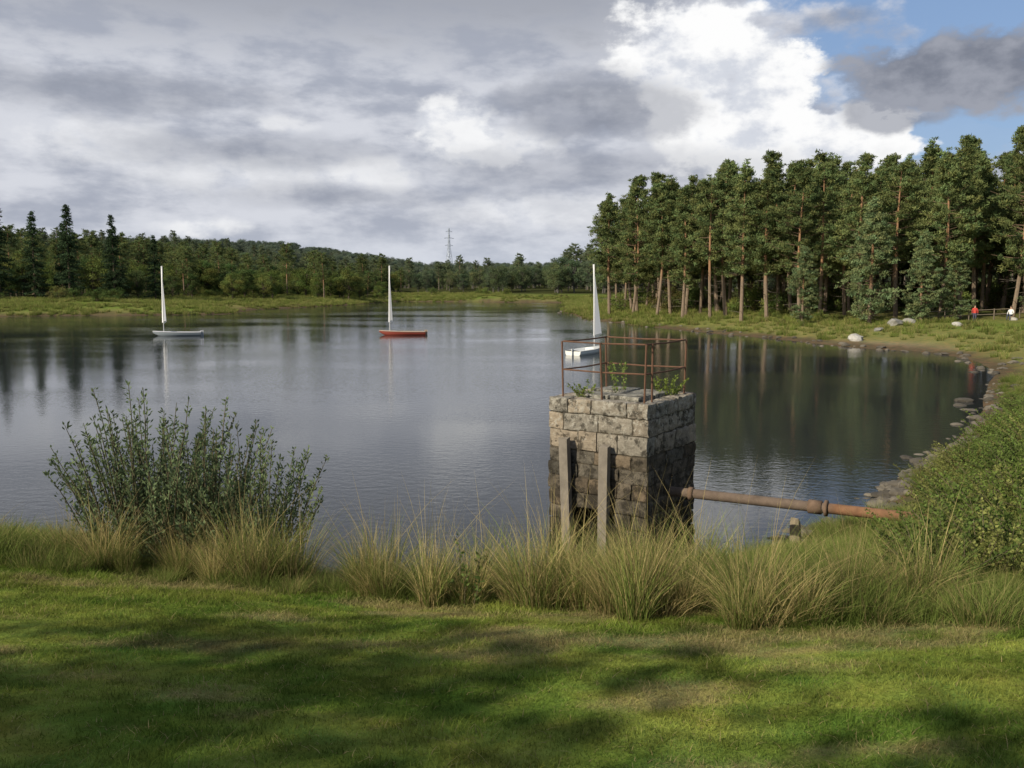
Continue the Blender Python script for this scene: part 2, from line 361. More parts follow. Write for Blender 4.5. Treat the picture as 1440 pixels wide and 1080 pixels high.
# trees behind the photographer (their shade lies on the lawn)
oak=[broadleaf(400+i,13.,3.9,.36,(.08,.11,.035),.34,34,60) for i in range(2)]
for i,(x,y,s) in enumerate([(-14.8,-5.4,.9),(-10.6,-7.0,.86),(-7,-8.0,.88),(-3.4,-6.8,.84)]): inst(oak[i%2],'oak_tree',x,y,s,i*2.)
# ------------------------------------------------------------------ grass
def blades(mb,P,H,Wd,D,C0,C1,r,seg=2,curve=.5):
    n=len(P);a=r.uniform(0,6.283,n);sd=np.stack([np.cos(a),np.sin(a),0*a],1)
    rows=[]
    for k in range(seg+1):
        t=k/seg;c=P+np.stack([D[:,0]*H*(t**1.8),D[:,1]*H*(t**1.8),H*(t-curve*.35*t*t*np.hypot(D[:,0],D[:,1]))],1)
        w=(Wd*(1-t)**.6)[:,None]
        rows+= [c-sd*w,c+sd*w] if k<seg else [c]
    m=2*seg+1;V=np.stack(rows,1).reshape(-1,3);F=[]
    for k in range(seg-1):
        F+=[[2*k,2*k+1,2*k+3],[2*k,2*k+3,2*k+2]]
    F+=[[2*seg-2,2*seg-1,2*seg]];F=(np.arange(n)[:,None,None]*m+np.array(F)[None]).reshape(-1,3)
    cl=[]
    for k in range(seg+1):
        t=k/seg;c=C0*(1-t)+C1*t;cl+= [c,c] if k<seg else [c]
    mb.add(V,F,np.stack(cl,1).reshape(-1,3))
# lawn
n=520000;u=R.random(n);yy=1.6+9.9*u**.8;xx=R.uniform(-1,1,n)*(1.2+.72*yy);z,s=ground(xx,yy)
keep=(s>edge(xx,yy)-.15)&(R.random(n)<.85);xx,yy,z,s=xx[keep],yy[keep],z[keep],s[keep];n=len(xx)
cl=gcol(xx,yy,s)*R.uniform(.7,1.35,(n,1))
dead=R.random(n)<(.05+.35*straw(xx,yy,s));cl[dead]=np.array([.38,.31,.15])*R.uniform(.6,1.1,(dead.sum(),1))
mb=MB();D=R.normal(0,.6,(n,2));H=R.uniform(.015,.05,n)*(1+.9*fbm(xx*2.2,yy*2.2,9))*(1+1.3*np.exp(-np.clip(s-edge(xx,yy),0,9)/.35));D[dead]*=2.2
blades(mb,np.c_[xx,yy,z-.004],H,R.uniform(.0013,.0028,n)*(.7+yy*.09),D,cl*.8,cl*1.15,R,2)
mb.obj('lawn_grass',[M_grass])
# tussocks
def tussock(seed,n,h,rad,green,straw,ps,lean=.45,w=.0035,heads=0):
    r=np.random.default_rng(seed);mb=MB();a=r.uniform(0,6.28,n);q=r.random(n)**.5*rad
    P=np.stack([q*np.cos(a),q*np.sin(a),0*a-.02],1);H=h*r.uniform(.3,1.05,n)
    D=np.stack([np.cos(a),np.sin(a)],1)*(q/rad*lean)[:,None]+r.normal(0,.25,(n,2))
    st=r.random(n)<ps;c=np.where(st[:,None],np.array(straw),np.array(green))*r.uniform(.6,1.35,(n,1))
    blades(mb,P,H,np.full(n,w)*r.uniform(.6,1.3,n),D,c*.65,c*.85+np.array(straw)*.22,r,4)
    if heads:
        k=heads;a=r.uniform(0,6.28,k);P=np.stack([np.cos(a)*rad*.5,np.sin(a)*rad*.5,0*a],1);c=np.tile(np.array(straw)*1.0,(k,1))
        blades(mb,P,h*r.uniform(1.1,1.6,k),np.full(k,.0026),r.normal(0,.3,(k,2)),c,c,r,4)
    return mb.mesh('tussock_%d'%seed,[M_grass])
GR=(.165,.225,.05);ST=(.46,.37,.17)
T1=template('tussock_templates',[tobj(tussock(500+i,[520,420,520,320,420,260][i],[.70,.80,.66,.76,.52,.84][i],[.18,.2,.17,.13,.22,.1][i],GR,ST,[.15,.32,.6,.2,.8,.4][i],[.5,.7,.55,.4,.9,.4][i],w=.003,heads=[8,14,18,8,5,16][i])) for i in range(6)])
T2=template('bank_grass_templates',[tobj(tussock(520+i,230,.38,.24,(.145,.21,.045),(.33,.28,.12),[.04,.14,.32][i],.6,.003,[0,2,4][i])) for i in range(3)])
c=[(-5.3,10.5),(-4.7,9.9),(-3.2,9.5),(-3.0,9.65),(-2.75,9.45),(-2.5,9.6),(-3.9,10.0),(-1.6,9.0),(-1.35,8.85),(-1.4,9.2),(-.75,8.5),(-.55,8.6),(.2,8.4),(.35,8.2),(.6,8.35),(.35,8.6),(.9,8.0),(1.0,7.7),(1.2,7.85),(1.35,7.5),(1.25,7.95),(1.5,8.5),(1.9,8.7),(1.0,9.0),(.7,9.3),(2.0,7.1),(2.15,6.9),(2.9,7.4),(-2.7,9.9),(1.15,7.3),(3.4,7.3),(-.1,9.2)]
pts=np.array([(a+R.normal(0,.1),b+R.normal(0,.1)) for a,b in c for _ in range(2)])
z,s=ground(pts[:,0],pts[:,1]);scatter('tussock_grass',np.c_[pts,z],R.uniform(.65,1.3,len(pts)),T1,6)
n=9000;xx=R.uniform(-11,30,n);yy=R.uniform(5,46,n);z,s=ground(xx,yy)
keep=(s>np.where(yy>17,.6,.25))&(s<edge(xx,yy)+np.clip(yy-14,0,9))&(np.abs(xx/yy)<.72)
dens=np.where(yy>14,.55,1.);keep&=R.random(n)<dens
xx,yy,z,s=xx[keep],yy[keep],z[keep],s[keep]
n2=5200;x2=R.uniform(-9,9,n2);y2=R.uniform(5,17,n2);z2,s2=ground(x2,y2);k2=(s2>.2)&(s2<edge(x2,y2)+.1)&(np.abs(x2/y2)<.75)
xx=np.r_[xx,x2[k2]];yy=np.r_[yy,y2[k2]];z=np.r_[z,z2[k2]]
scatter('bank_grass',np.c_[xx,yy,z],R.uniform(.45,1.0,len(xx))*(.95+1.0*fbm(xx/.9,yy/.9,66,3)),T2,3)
# reeds / rough grass round far shores
T3=template('reed_templates',[tobj(tussock(540+i,90,.75,.45,(.17,.235,.05),(.34,.30,.12),[.12,.3,.5][i],.3,.02)) for i in range(3)])
n=60000;xx=R.uniform(-125,75,n);yy=R.uniform(44,300,n);z,s=ground(xx,yy)
keep=(s>np.where(yy<100,1.5,.2))&(s<np.where(xx<0,38,18))&(np.abs(xx/yy)<.68)&(fbm(xx/9,yy/9,61)>-.3)&~((np.hypot((xx-28)/5,(yy-69)/6)<1.15)&(s<4.5))
xx,yy,z=xx[keep][:9000],yy[keep][:9000],z[keep][:9000]
scatter('reed_bed',np.c_[xx,yy,z-.03],R.uniform(.4,1.05,len(xx))*np.clip(.5+yy/200,0,1.2),T3,3)
# ------------------------------------------------------------------ shrubs
def shrub(seed,h,rad,stems,lpst,ll,lw,col,name='shrub',lo=.15,hmin=.55):
    r=np.random.default_rng(seed);mb=MB()
    for i in range(stems):
        a=r.uniform(0,6.28);q=r.random()**.5;b=np.array([math.cos(a)*q*rad*.45,math.sin(a)*q*rad*.45,-.05])
        H=h*r.uniform(hmin,1.0)*(1.05-.3*q);d=np.array([math.cos(a),math.sin(a),0])*q*rad*.6+np.r_[r.normal(0,.1*rad,2),0]
        t=np.linspace(0,1,7)[:,None];w=np.array([r.normal(0,.03),r.normal(0,.03),0])
        P=b+d*t**1.3+np.array([0,0,H])*t*(1-.08*t)+w*np.sin(t*5)
        V,F=tube(P,np.linspace(.009,.002,7)*(h/1.8+.3),4,False);mb.add(V,F,(.12,.10,.06),1)
        f=r.uniform(lo,1.,lpst)*6;i0=np.minimum(f.astype(int),5);fr=(f-i0)[:,None]
        p=P[i0]*(1-fr)+P[i0+1]*fr
        sidet=rdir(lpst,r)*np.array([1,1,.3]);off=r.random((lpst,1))*.11*h/1.8*(1.2-f[:,None]/6);p=p+sidet*off
        D=sidet*.8+np.array([0,0,.75]);C=np.array(col)*r.uniform(.7,1.35)*r.uniform(.75,1.25,(lpst,1))
        V,F,k=leaves(p,r.uniform(.7,1.25,lpst)*ll,r.uniform(.8,1.2,lpst)*lw,r,D,.45);mb.add(V,F,np.repeat(C,k,0),0)
    return mb.mesh(name,[M_leaf,M_bark])
wl=[shrub(600,2.85,1.1,95,125,.062,.0125,(.145,.19,.095),name='willow_a'),shrub(601,2.4,.85,60,115,.062,.0125,(.135,.175,.085),name='willow_b')]
inst(wl[0],'willow_bush',-4.55,10.9,1.0,0);inst(wl[0],'willow_bush',-3.95,11.1,.96,2.);inst(wl[1],'willow_bush',-3.2,10.8,1.02,1.)
wd=shrub(610,.9,.35,7,40,.05,.012,(.12,.17,.05),name='weed')
inst(wd,'meadow_weed',-.42,8.5,1.15,0);inst(wd,'meadow_weed',-.27,8.7,.95,1.)
br=[shrub(620+i,.8,.85,55,75,.036,.012,[(.15,.205,.05),(.12,.17,.046),(.20,.215,.068)][i],name='bramble_%d'%i,hmin=.3) for i in range(3)]
TB=template('bramble_templates',[tobj(m) for m in br])
pts=[]
for _ in range(3000):
    x=R.uniform(3.7,20);y=R.uniform(7.8,28)
    s=float(sdist(np.array([x]),np.array([y]))[0])
    if s<1.5 or x/y<.445+.004*(y-8) or x/y>.75 or float(fbm(np.array([x/1.5]),np.array([y/1.5]),71)[0])<-.3: continue
    pts.append((x,y))
pts=np.array(pts[:170]);z=ground(pts[:,0],pts[:,1])[0];scatter('bramble_thicket',np.c_[pts,z],R.uniform(.4,1.15,len(pts))*np.interp(pts[:,0]/pts[:,1],[.45,.6],[.8,1.3]),TB,3)
# bushes around the far shores
BS=template('bush_templates',[tobj(broadleaf(700+i,3.,2.2,.0,[(.15,.19,.055),(.11,.155,.05),(.17,.175,.065)][i],.16,22,70)) for i in range(3)])
n=1500;xx=R.uniform(-120,72,n);yy=R.uniform(60,290,n);z,s=ground(xx,yy)
keep=(s>np.where(xx<0,24,7))&(s<np.where(xx<0,50,26))&(np.abs(xx/yy)<.66);keep&=(fbm(xx/10,yy/10,81)>-.1)&~((xx>40)&(xx<52)&(yy<87))
xx,yy,z=xx[keep][:260],yy[keep][:260],z[keep][:260]
scatter('shore_bushes',np.c_[xx,yy,z-.2],np.where(xx<0,1.,.42)*R.uniform(.5,1.1,len(xx)),BS,3)
xx=R.uniform(14,110,900);yy=R.uniform(92,165,900);fl=np.interp(xx,[14,22,30,40,50,70,120],[134,114,100,95,89,86,90])
ok=(yy>fl+8)&(xx>.106*yy+2)&(xx/yy<.7);xx,yy=xx[ok][:170],yy[ok][:170]
scatter('forest_undergrowth',np.c_[xx,yy,ground(xx,yy)[0]-.2],R.uniform(.7,1.5,len(xx)),BS,3)
# ------------------------------------------------------------------ stone valve tower
TW=empty('stone_valve_tower',(2.4,15.5,0),math.radians(55))
A,B=2.12,2.08
g3=np.linspace(-1,1,8)
def face(ax,sg):
    u,v=np.meshgrid(g3,g3,indexing='ij');o=np.full(u.shape,sg)
    p=[None]*3;p[ax]=o;p[(ax+1)%3]=u;p[(ax+2)%3]=v;V=np.stack(p,-1).reshape(-1,3)
    m=len(g3);i=np.arange(m*m).reshape(m,m);q=np.stack([i[:-1,:-1],i[1:,:-1],i[1:,1:],i[:-1,1:]],-1).reshape(-1,4)
    if sg<0:q=q[:,::-1]
    return V,np.concatenate([q[:,[0,1,2]],q[:,[0,2,3]]])
tv=[];tf=[];k=0
for ax in range(3):
    for sg in(-1,1):
        V,F=face(ax,float(sg));tv.append(V);tf.append(F+k);k+=len(V)
TV=np.concatenate(tv);TF=np.concatenate(tf)
def block(mb,x0,x1,y0,y1,z0,z1,col,r,rough=.012,ins=.010):
    gap=.004;c=np.array([(x0+x1)/2,(y0+y1)/2,(z0+z1)/2]);h=np.array([x1-x0,y1-y0,z1-z0])/2-gap
    ed=(np.abs(TV)>.99).sum(1)[:,None];V=TV*h;V=V-np.sign(TV)*(np.abs(TV)>.99)*np.where(ed>1,ins*r.uniform(.5,1.6),0)
    W=V+c;nn=np.stack([fbm(W[:,1]*7+W[:,2]*3,W[:,2]*7+W[:,0]*5,1,4),fbm(W[:,0]*7+W[:,2]*3,W[:,2]*7-W[:,1]*4,2,4),fbm(W[:,0]*6,W[:,1]*6,3,3)*.6],1)
    mb.add(W+nn*rough*1.8+r.normal(0,.004,3),TF,col)
mb=MB();r=np.random.default_rng(5);zs=[-.7];
while zs[-1]<2.75: zs.append(zs[-1]+r.uniform(.25,.36))
zs=np.array(zs);zs=-.7+(zs+.7)*(3.6/(zs[-1]+.7))
dp=.32
for ci in range(len(zs)-1):
    z0,z1=zs[ci],zs[ci+1]
    for side in range(4):
        full=(side%2==0)==(ci%2==0)
        Ln=A if side%2==0 else B
        a0,a1=(0,Ln) if full else (dp,Ln-dp)
        cuts=[a0];
        while cuts[-1]<a1-.3: cuts.append(cuts[-1]+r.uniform(.34,.78))
        cuts=np.array(cuts);cuts=a0+(cuts-a0)*(a1-a0)/(cuts[-1]-a0)
        for j in range(len(cuts)-1):
            p,q=cuts[j],cuts[j+1];pr=r.uniform(-.02,.025) if z1<2.7 else .02
            hue=r.uniform(0,1);base=np.array([.25,.19,.13])*(1-hue)+np.array([.16,.145,.12])*hue
            hi=float(sstep(1.9,2.4,z1));base=base*(.62+.5*hi)*r.uniform(.6,1.35)
            if hi>.5: base=base*.7+np.array([.24,.225,.195])*.45
            if side==0: bx=(p,q,-pr,dp)
            elif side==2: bx=(p,q,B-dp,B+pr)
            elif side==3: bx=(-pr,dp,p,q)
            else: bx=(A-dp,A+pr,p,q)
            if side==3 and z1<.95 and .62<(p+q)/2<1.5: continue
            block(mb,*bx,z0,z1,base,r,.013 if side else .022)
mb.obj('stone_blocks',[M_stone],True,parent=TW)
mb=MB();V,F=box((A/2,B/2,1.95),(A-.05,B-.05,1.7));mb.add(V,F,(.09,.075,.055))
V,F=box((A/2+.2,B/2,.2),(A-.9,B-.7,1.79));mb.add(V,F,(.01,.01,.01));mb.obj('mortar_and_shade_core',[M_stone],parent=TW)  # near-black lower box paints the darkness inside the opening as colour
mb=MB()
for (x0,x1,y0,y1,zz) in((.32,.95,.35,1.05,.07),(.98,1.75,.33,.95,.06),(.35,.9,1.1,1.75,.05),(.95,1.7,1.0,1.7,.09)):
    block(mb,x0,x1,y0,y1,2.82,2.9+zz,(.22,.21,.18),r,.01)
mb.obj('cap_slabs',[M_stone],True,parent=TW)
# timbers
mb=MB()
for yc,zt,ln in((1.60,2.16,.03),(.80,2.1,-.02)):
    V,F=box((-.13,yc,zt/2-.35),(.12,.18,zt+.7));V=V.copy();V[:,1]+=ln*(V[:,2]-1);V[:,0]-=.05*(V[:,2]-1)*0.5
    V[V[:,2]>zt-.1,2]+=r.uniform(-.04,.04,(V[:,2]>zt-.1).sum());mb.add(V,F,(.20,.175,.145))
    V,F=box((-.04,yc,1.6),(.1,.06,.06));mb.add(V,F,(.1,.06,.04))
mb.obj('timber_guides',[M_wood],parent=TW)
# railing
mb=MB();rc=(.13,.07,.045);z0=2.86;h=1.08
cr=[(.16,.16),(.16,1.86),(1.88,1.88),(1.86,.16)]
pp=cr+[(.16,1.02),(.42,.14)]
for i,(x,y) in enumerate(pp):
    l=R.normal(0,.02,2);V,F=tube([(x,y,z0),(x+l[0],y+l[1],z0+h)],.02,6);mb.add(V,F,rc)
for hh in(h,.55):
    for i in range(4):
        a=cr[i];b=cr[(i+1)%4];m=((a[0]+b[0])/2,(a[1]+b[1])/2)
        V,F=tube([(a[0],a[1],z0+hh),(m[0],m[1],z0+hh-.015),(b[0],b[1],z0+hh)],.016,6);mb.add(V,F,rc)
mb.obj('rusty_railing',[M_rust],parent=TW)
def onTower(me,name,lx,ly,s,rz=0):
    o=bpy.data.objects.new(name,me);COL.objects.link(o);c,s_=math.cos(math.radians(55)),math.sin(math.radians(55))
    o.location=(2.4+lx*c-ly*s_,15.5+lx*s_+ly*c,2.88);o.scale=(s,)*3;o.rotation_euler=(0,0,rz)
sap=shrub(640,1.0,.4,5,45,.05,.016,(.16,.22,.055),name='sapling');rag=shrub(641,.5,.35,12,35,.05,.014,(.17,.22,.05),name='ragwort')
onTower(sap,'birch_sapling',1.0,1.05,.95);onTower(rag,'ragwort_plant',1.5,.3,1.1);onTower(rag,'ragwort_plant',.4,1.55,.85,2.)
# pipe
mb=MB();p0=np.array([2.75,16.4,1.16]);p1=np.array([6.75,14.15,1.2]);tt=np.linspace(0,1,24)[:,None]
V,F=tube(p0+(p1-p0)*tt,.09,14);mb.add(V,F,np.where(V[:,:1]>5.4,np.array([[.19,.10,.055]]),np.array([[.135,.10,.078]])))
d=(p1-p0)/np.linalg.norm(p1-p0)
for f,w,rd in((.62,.22,.12),(.66,.05,.14),(.14,.08,.12)):
    c=p0+(p1-p0)*f;V,F=tube([c-d*w/2,c+d*w/2],rd,14);mb.add(V,F,(.15,.10,.07))
mb.obj('rusty_pipe',[M_rust],True)
# stump post
mb=MB();V,F=tube([(5.36,16.3,-.4),(5.35,16.3,.1),(5.33,16.32,.5),(5.33,16.32,.6)],[.12,.11,.10,.085],9);V=V+fbm(V[:,0:1]*30,V[:,1:2]*30,4)*.015
V[V[:,2]>.55,2]+=np.random.default_rng(2).uniform(-.05,.08,(V[:,2]>.55).sum());mb.add(V,F,(.24,.2,.14));mb.obj('wooden_post_stump',[M_wood])
# ------------------------------------------------------------------ rocks
def rocks(name,items,col,seed=1,lift=.1):
    r=np.random.default_rng(seed);mb=MB();import bmesh
    bm=bmesh.new();bmesh.ops.create_icosphere(bm,subdivisions=2,radius=1);V0=np.array([v.co[:] for v in bm.verts]);F0=np.array([[v.index for v in f.verts] for f in bm.faces]);bm.free()
    for (x,y,s) in items:
        V=V0*np.array([s*r.uniform(.8,1.5),s*r.uniform(.7,1.3),s*r.uniform(.4,.7)]);k=r.random()*50
        V=V*(1+.45*fbm(V0[:,0:1]*1.3+k,V0[:,1:2]*1.3+V0[:,2:3]*1.7+k,3,3));a=r.uniform(0,6.28)
        V=np.stack([V[:,0]*math.cos(a)-V[:,1]*math.sin(a),V[:,0]*math.sin(a)+V[:,1]*math.cos(a),V[:,2]],1)
        mb.add(V+[x,y,max(gz(x,y),-.05)+s*lift],F0,np.array(col)*r.uniform(.5,1.35))
    return mb.obj(name,[M_rock])
it=[]
while len(it)<460:
    i=R.integers(0,7) if R.random()<.8 else R.choice([26,27,28,29,30,31,32,33,34]);a=LAKE[i];b=LAKE[(i+1)%len(LAKE)];t=R.random();p=a+(b-a)*t+R.normal(0,.3 if i<8 else .9,2)
    it.append((p[0]+.12,p[1]-.05,.05+.17*R.random()**2.4 if i<8 else R.uniform(.1,.3)))
it+=[(3.7,15.6,.14),(3.3,14.6,.2),(4.0,15.5,.08),(19.5,38,.3),(18.6,36.6,.25)]
rocks('shore_rocks',it,(.125,.11,.088))
rocks('pale_boulders',[(36.2,84,.75),(38,85.5,.5),(28.8,74.5,.6),(29.8,77,.3),(33,80,.4),(40,80,.4),(46,78,.3)],(.30,.29,.27),4,.25)
# ------------------------------------------------------------------ boats
def boat(name,x,y,rz,boomw,hull,deck,sc_=1.0):
    E=empty(name,(x,y,0),rz);E.scale=(sc_,)*3
    mb=MB();ns=17;ts=np.linspace(0,1,ns);npz=9;V=[]
    for t in ts:
        X0=2.1-4.2*t;b=.69*(math.sin(min(1,t/.6)*math.pi/2)**.8)*(1-.16*max(0,(t-.6)/.4)**1.5)+.015
        sh=.29+.1*(1-t)**2;ke=-.1+.38*max(0,(1-t*5))**1.5
        for j in range(npz):
            a=j/(npz-1)*math.pi
            cc=math.cos(a);V.append((X0,b*np.sign(cc)*abs(cc)**.5,sh-(sh-ke)*max(0,math.sin(a))**.8))
    V=np.array(V);F=[]
    for i in range(ns-1):
        for j in range(npz-1):
            a=i*npz+j;F+=[(a,a+1,a+npz+1),(a,a+npz+1,a+npz)]
    F+=[((ns-1)*npz,(ns-1)*npz+j,(ns-1)*npz+j+1) for j in range(1,npz-1)]
    mb.add(V,F,hull)
    D=[];
    for i,t in enumerate(ts):
        l=V[i*npz];rr=V[i*npz+npz-1]
        for f in np.linspace(0,1,7):
            p=l*(1-f)+rr*f;p=p+[0,0,.015+.06*math.sin(f*math.pi)]
            if .42<t<.9 and .25<f<.75: p[2]-=.2
            D.append(p)
    F=[]
    for i in range(ns-1):
        for j in range(6):
            a=i*7+j;F+=[(a,a+1,a+8),(a,a+8,a+7)]
    mb.add(D,F,deck)
    V2,F2=tube([V[i*npz]+[0,0,.01] for i in range(ns)],.022,5);mb.add(V2,F2,deck)
    V2,F2=tube([V[i*npz+npz-1]+[0,0,.01] for i in range(ns)],.022,5);mb.add(V2,F2,deck)
    V2,F2=box((-2.13,0,.12),(.28,.03,.7));mb.add(V2,F2,deck)
    V2,F2=tube([(-2.1,0,.46),(-1.1,.05,.5)],.015,5);mb.add(V2,F2,(.2,.2,.2))
    mb.obj('hull',[M_paint],parent=E)
    mb=MB();V2,F2=tube([(1.15,0,.25),(1.13,0,3.5),(1.05,0,6.3)],[.035,.032,.02],8);mb.add(V2,F2,(.55,.55,.55))
    a=boomw-rz;bd=np.array([math.cos(a),math.sin(a),0]);m0=np.array([1.14,0,1.1])
    V2,F2=tube([m0,m0+bd*2.7+[0,0,.1]],.028,8);mb.add(V2,F2,(.5,.5,.5));mb.obj('mast_and_boom',[M_paint],parent=E)
    mb=MB();nu,nv=9,14;V=[];nrm=np.array([-bd[1],bd[0],0])
    for j in range(nv):
        v=j/(nv-1);ft=2.62*(1-v)**.85+.03;mx=1.14-.09*v
        for i in range(nu):
            u=i/(nu-1);V.append(np.array([mx,0,1.17+v*5.1])+bd*ft*u+nrm*(.2*(1-v*.6)*math.sin(u**.7*math.pi)+.1*v*u)+[0,0,.08*u*(1-v)])
    F=[]
    for j in range(nv-1):
        for i in range(nu-1):
            a_=j*nu+i;F+=[(a_,a_+1,a_+nu+1),(a_,a_+nu+1,a_+nu)]
    mb.add(V,F,(.88,.88,.9));mb.obj('sail',[M_sail],True,parent=E)
boat('sailing_dinghy',-32.9,87.4,math.radians(193),math.radians(106),(.2,.23,.26),(.45,.46,.48),1.08)
boat('sailing_dinghy',-10.9,88.5,math.radians(184),math.radians(92),(.22,.045,.03),(.36,.27,.2),1.09)
boat('sailing_dinghy',5.45,64.6,math.radians(58),math.radians(73),(.75,.75,.72),(.78,.78,.75),1.03)
# ------------------------------------------------------------------ pylon
mb=MB();hp=56.;lv=np.linspace(0,1,10)
wd_=lambda t:(3.8*(1-t/.62)+1.0 if t<.62 else 1.0-.7*(t-.62)/.38)
for i in range(9):
    for k_ in range(4):
        a=math.pi/4+k_*math.pi/2;b=a+math.pi/2
        p=lambda t,a:np.array([wd_(t)*math.cos(a)*1.41,wd_(t)*math.sin(a)*1.41,t*hp])
        for q0,q1,rr in((p(lv[i],a),p(lv[i+1],a),.2),(p(lv[i],a),p(lv[i+1],b),.11),(p(lv[i],b),p(lv[i+1],a),.11),(p(lv[i+1],a),p(lv[i+1],b),.11)):
            V,F=tube([q0,q1],rr,4);mb.add(V,F,(.42,.46,.5))
for t,w in((.66,6),(.8,7.5),(.93,5)):
    for sg in(-1,1):
        V,F=tube([(0,0,t*hp+1.6),(sg*w,0,t*hp)],.12,4);mb.add(V,F,(.42,.46,.5));V,F=tube([(0,0,t*hp),(sg*w,0,t*hp)],.12,4);mb.add(V,F,(.42,.46,.5))
o=mb.obj('electricity_pylon',[M_metal]);o.location=(-70,1000,gz(-70,1000)-1);o.rotation_euler=(0,0,.8)
# ------------------------------------------------------------------ fence
mb=MB();fp=[(40+2.2*i,87+math.sin(i)*.2-i*.3) for i in range(9)]
for i,(x,y) in enumerate(fp):
    z=gz(x,y);V,F=tube([(x,y,z-.2),(x,y,z+1.05)],.06,6);mb.add(V,F,(.16,.13,.1))
    if i: 
        x0,y0=fp[i-1]
        for hh in(.5,.95):V,F=tube([(x0,y0,gz(x0,y0)+hh),(x,y,z+hh)],.04,5);mb.add(V,F,(.16,.13,.1))
mb.obj('wooden_fence',[M_wood])
# ------------------------------------------------------------------ people
def person(name,x,y,rz,top,legs,scale,sit):
    hipz=.48 if sit else .95
    J=[(0,0,hipz,.14,.12),(0,-.01,hipz+.22,.14,.10),(0,-.02,hipz+.44,.17,.11),(0,0,hipz+.56,.06,.055),(0,.01,hipz+.66,.07,.08),(0,.02,hipz+.78,.075,.09)]
    E=[(0,1),(1,2),(2,3),(3,4),(4,5)]
    def ch(root,pts):
        k=root
        for p in pts: J.append(p);E.append((k,len(J)-1));k=len(J)-1
        return k
    for sg in(-1,1):
        if sit: ch(0,[(sg*.1,.03,hipz-.02,.09,.09),(sg*.12,.42,hipz+.02,.065,.065),(sg*.12,.46,.25,.05,.05),(sg*.12,.45,.07,.04,.04),(sg*.12,.6,.03,.035,.03)])
        else: ch(0,[(sg*.09,0,hipz-.06,.09,.09),(sg*.1,.03,.5,.065,.065),(sg*.1,0,.25,.05,.055),(sg*.1,-.02,.07,.04,.04),(sg*.1,.14,.03,.035,.03)])
        e=(sg*.27,.02,hipz+.24,.042,.042);w=(sg*.2,.24,hipz+.12,.03,.03) if sit else (sg*.26,.12,hipz+.02,.03,.03)
        k=ch(2,[(sg*.19,-.01,hipz+.47,.055,.055),e,w])
        w=np.array(w[:3]);dr=np.array([0,.75,-.5]) if sit else np.array([0,.35,-.9])
        pm=ch(k,[tuple(w+dr*.07)+(.03,.018)])
        for q in range(4):
            s0=w+dr*.09+np.array([(q-1.5)*.02,0,0]);l=[.065,.08,.075,.055][q];ch(pm,[tuple(s0)+(.009,.009),tuple(s0+dr*l*.6)+(.008,.008),tuple(s0+dr*l+np.array([0,.01,-.01]))+(.007,.007)])
        ch(pm,[tuple(w+dr*.05+np.array([-sg*.035,.01,0]))+(.01,.01),tuple(w+dr*.09+np.array([-sg*.05,.02,0]))+(.008,.008)])
    ch(5,[(0,.1,hipz+.74,.018,.02)])
    me=bpy.data.meshes.new(name);me.from_pydata([tuple(float(q) for q in j[:3]) for j in J],E,[]);o=bpy.data.objects.new(name,me);COL.objects.link(o)
    o.modifiers.new('skin','SKIN')
    for i,v in enumerate(me.skin_vertices[0].data): v.radius=J[i][3:5];v.use_root=(i==0)
    sb=o.modifiers.new('sub','SUBSURF');sb.levels=1;sb.render_levels=1
    m,nt=newmat(name+'_clothes');g=G(nt);tc=g.n('ShaderNodeTexCoord').outputs['Object'];z=g.n('ShaderNodeSeparateXYZ',{0:tc});zz=z.outputs[2]
    c=g.mix(g.m('GREATER_THAN',zz,hipz+.01 if not sit else hipz+.09),legs,top)
    c=g.mix(g.m('GREATER_THAN',zz,hipz+.55),c,(.5,.3,.22))
    c=g.mix(g.m('LESS_THAN',zz,.08),c,(.04,.03,.03))
    g.n('ShaderNodeOutputMaterial',{0:g.n('ShaderNodeBsdfPrincipled',{'Base Color':c,'Roughness':.8}).outputs[0]});me.materials.append(m)
    mb=MB();V,F=tube([(0,-.03,hipz+.66),(0,-.03,hipz+.75),(0,-.015,hipz+.82),(0,.0,hipz+.885)],[.07,.1,.105,.03],10);mb.add(V,F,(.06,.04,.025));mb.obj('hair',[M_cloth],True,parent=o)
    o.location=(x,y,gz(x,y));o.rotation_euler=(0,0,rz);o.scale=(scale,)*3;return o
person('seated_person',46.8,83.6,2.2,(.75,.75,.75),(.05,.06,.09),1.,True)
rocks('seat_boulder',[(46.95,83.45,.42)],(.3,.28,.25),9)
person('standing_person',43.0,82.8,2.8,(.5,.05,.04),(.06,.06,.1),.9,False)
# ------------------------------------------------------------------ sky / sun
SUN=Vector((-.80,-.60,.62)).normalized();el=math.asin(SUN.z);az=math.atan2(SUN.x,SUN.y)
w=bpy.data.worlds.new('World');sc.world=w;w.use_nodes=True;nt=w.node_tree;nt.nodes.clear();g=G(nt)
sky=g.n('ShaderNodeTexSky',sky_type='NISHITA');sky.sun_disc=False;sky.sun_elevation=el;sky.sun_rotation=az%(2*math.pi)
tc=g.n('ShaderNodeTexCoord').outputs['Generated'];sp=g.n('ShaderNodeSeparateXYZ',{0:tc})
u=g.m('ARCTAN2',sp.outputs[0],sp.outputs[1]);v=g.m('ARCSINE',sp.outputs[2])
uv=g.n('ShaderNodeCombineXYZ',{0:u,1:v,2:0.}).outputs[0]
st=g.n('ShaderNodeVectorMath',{0:uv,1:(1,1.5,1)},operation='MULTIPLY').outputs[0]
st2=g.n('ShaderNodeVectorMath',{0:uv,1:(1,2.6,1)},operation='MULTIPLY').outputs[0]
nA=g.noise(st,14,7,.58);nl=g.noise(st2,8.5,7,.58)
nAo=g.m('MULTIPLY',g.m('SUBTRACT',nA,.5),2.7)
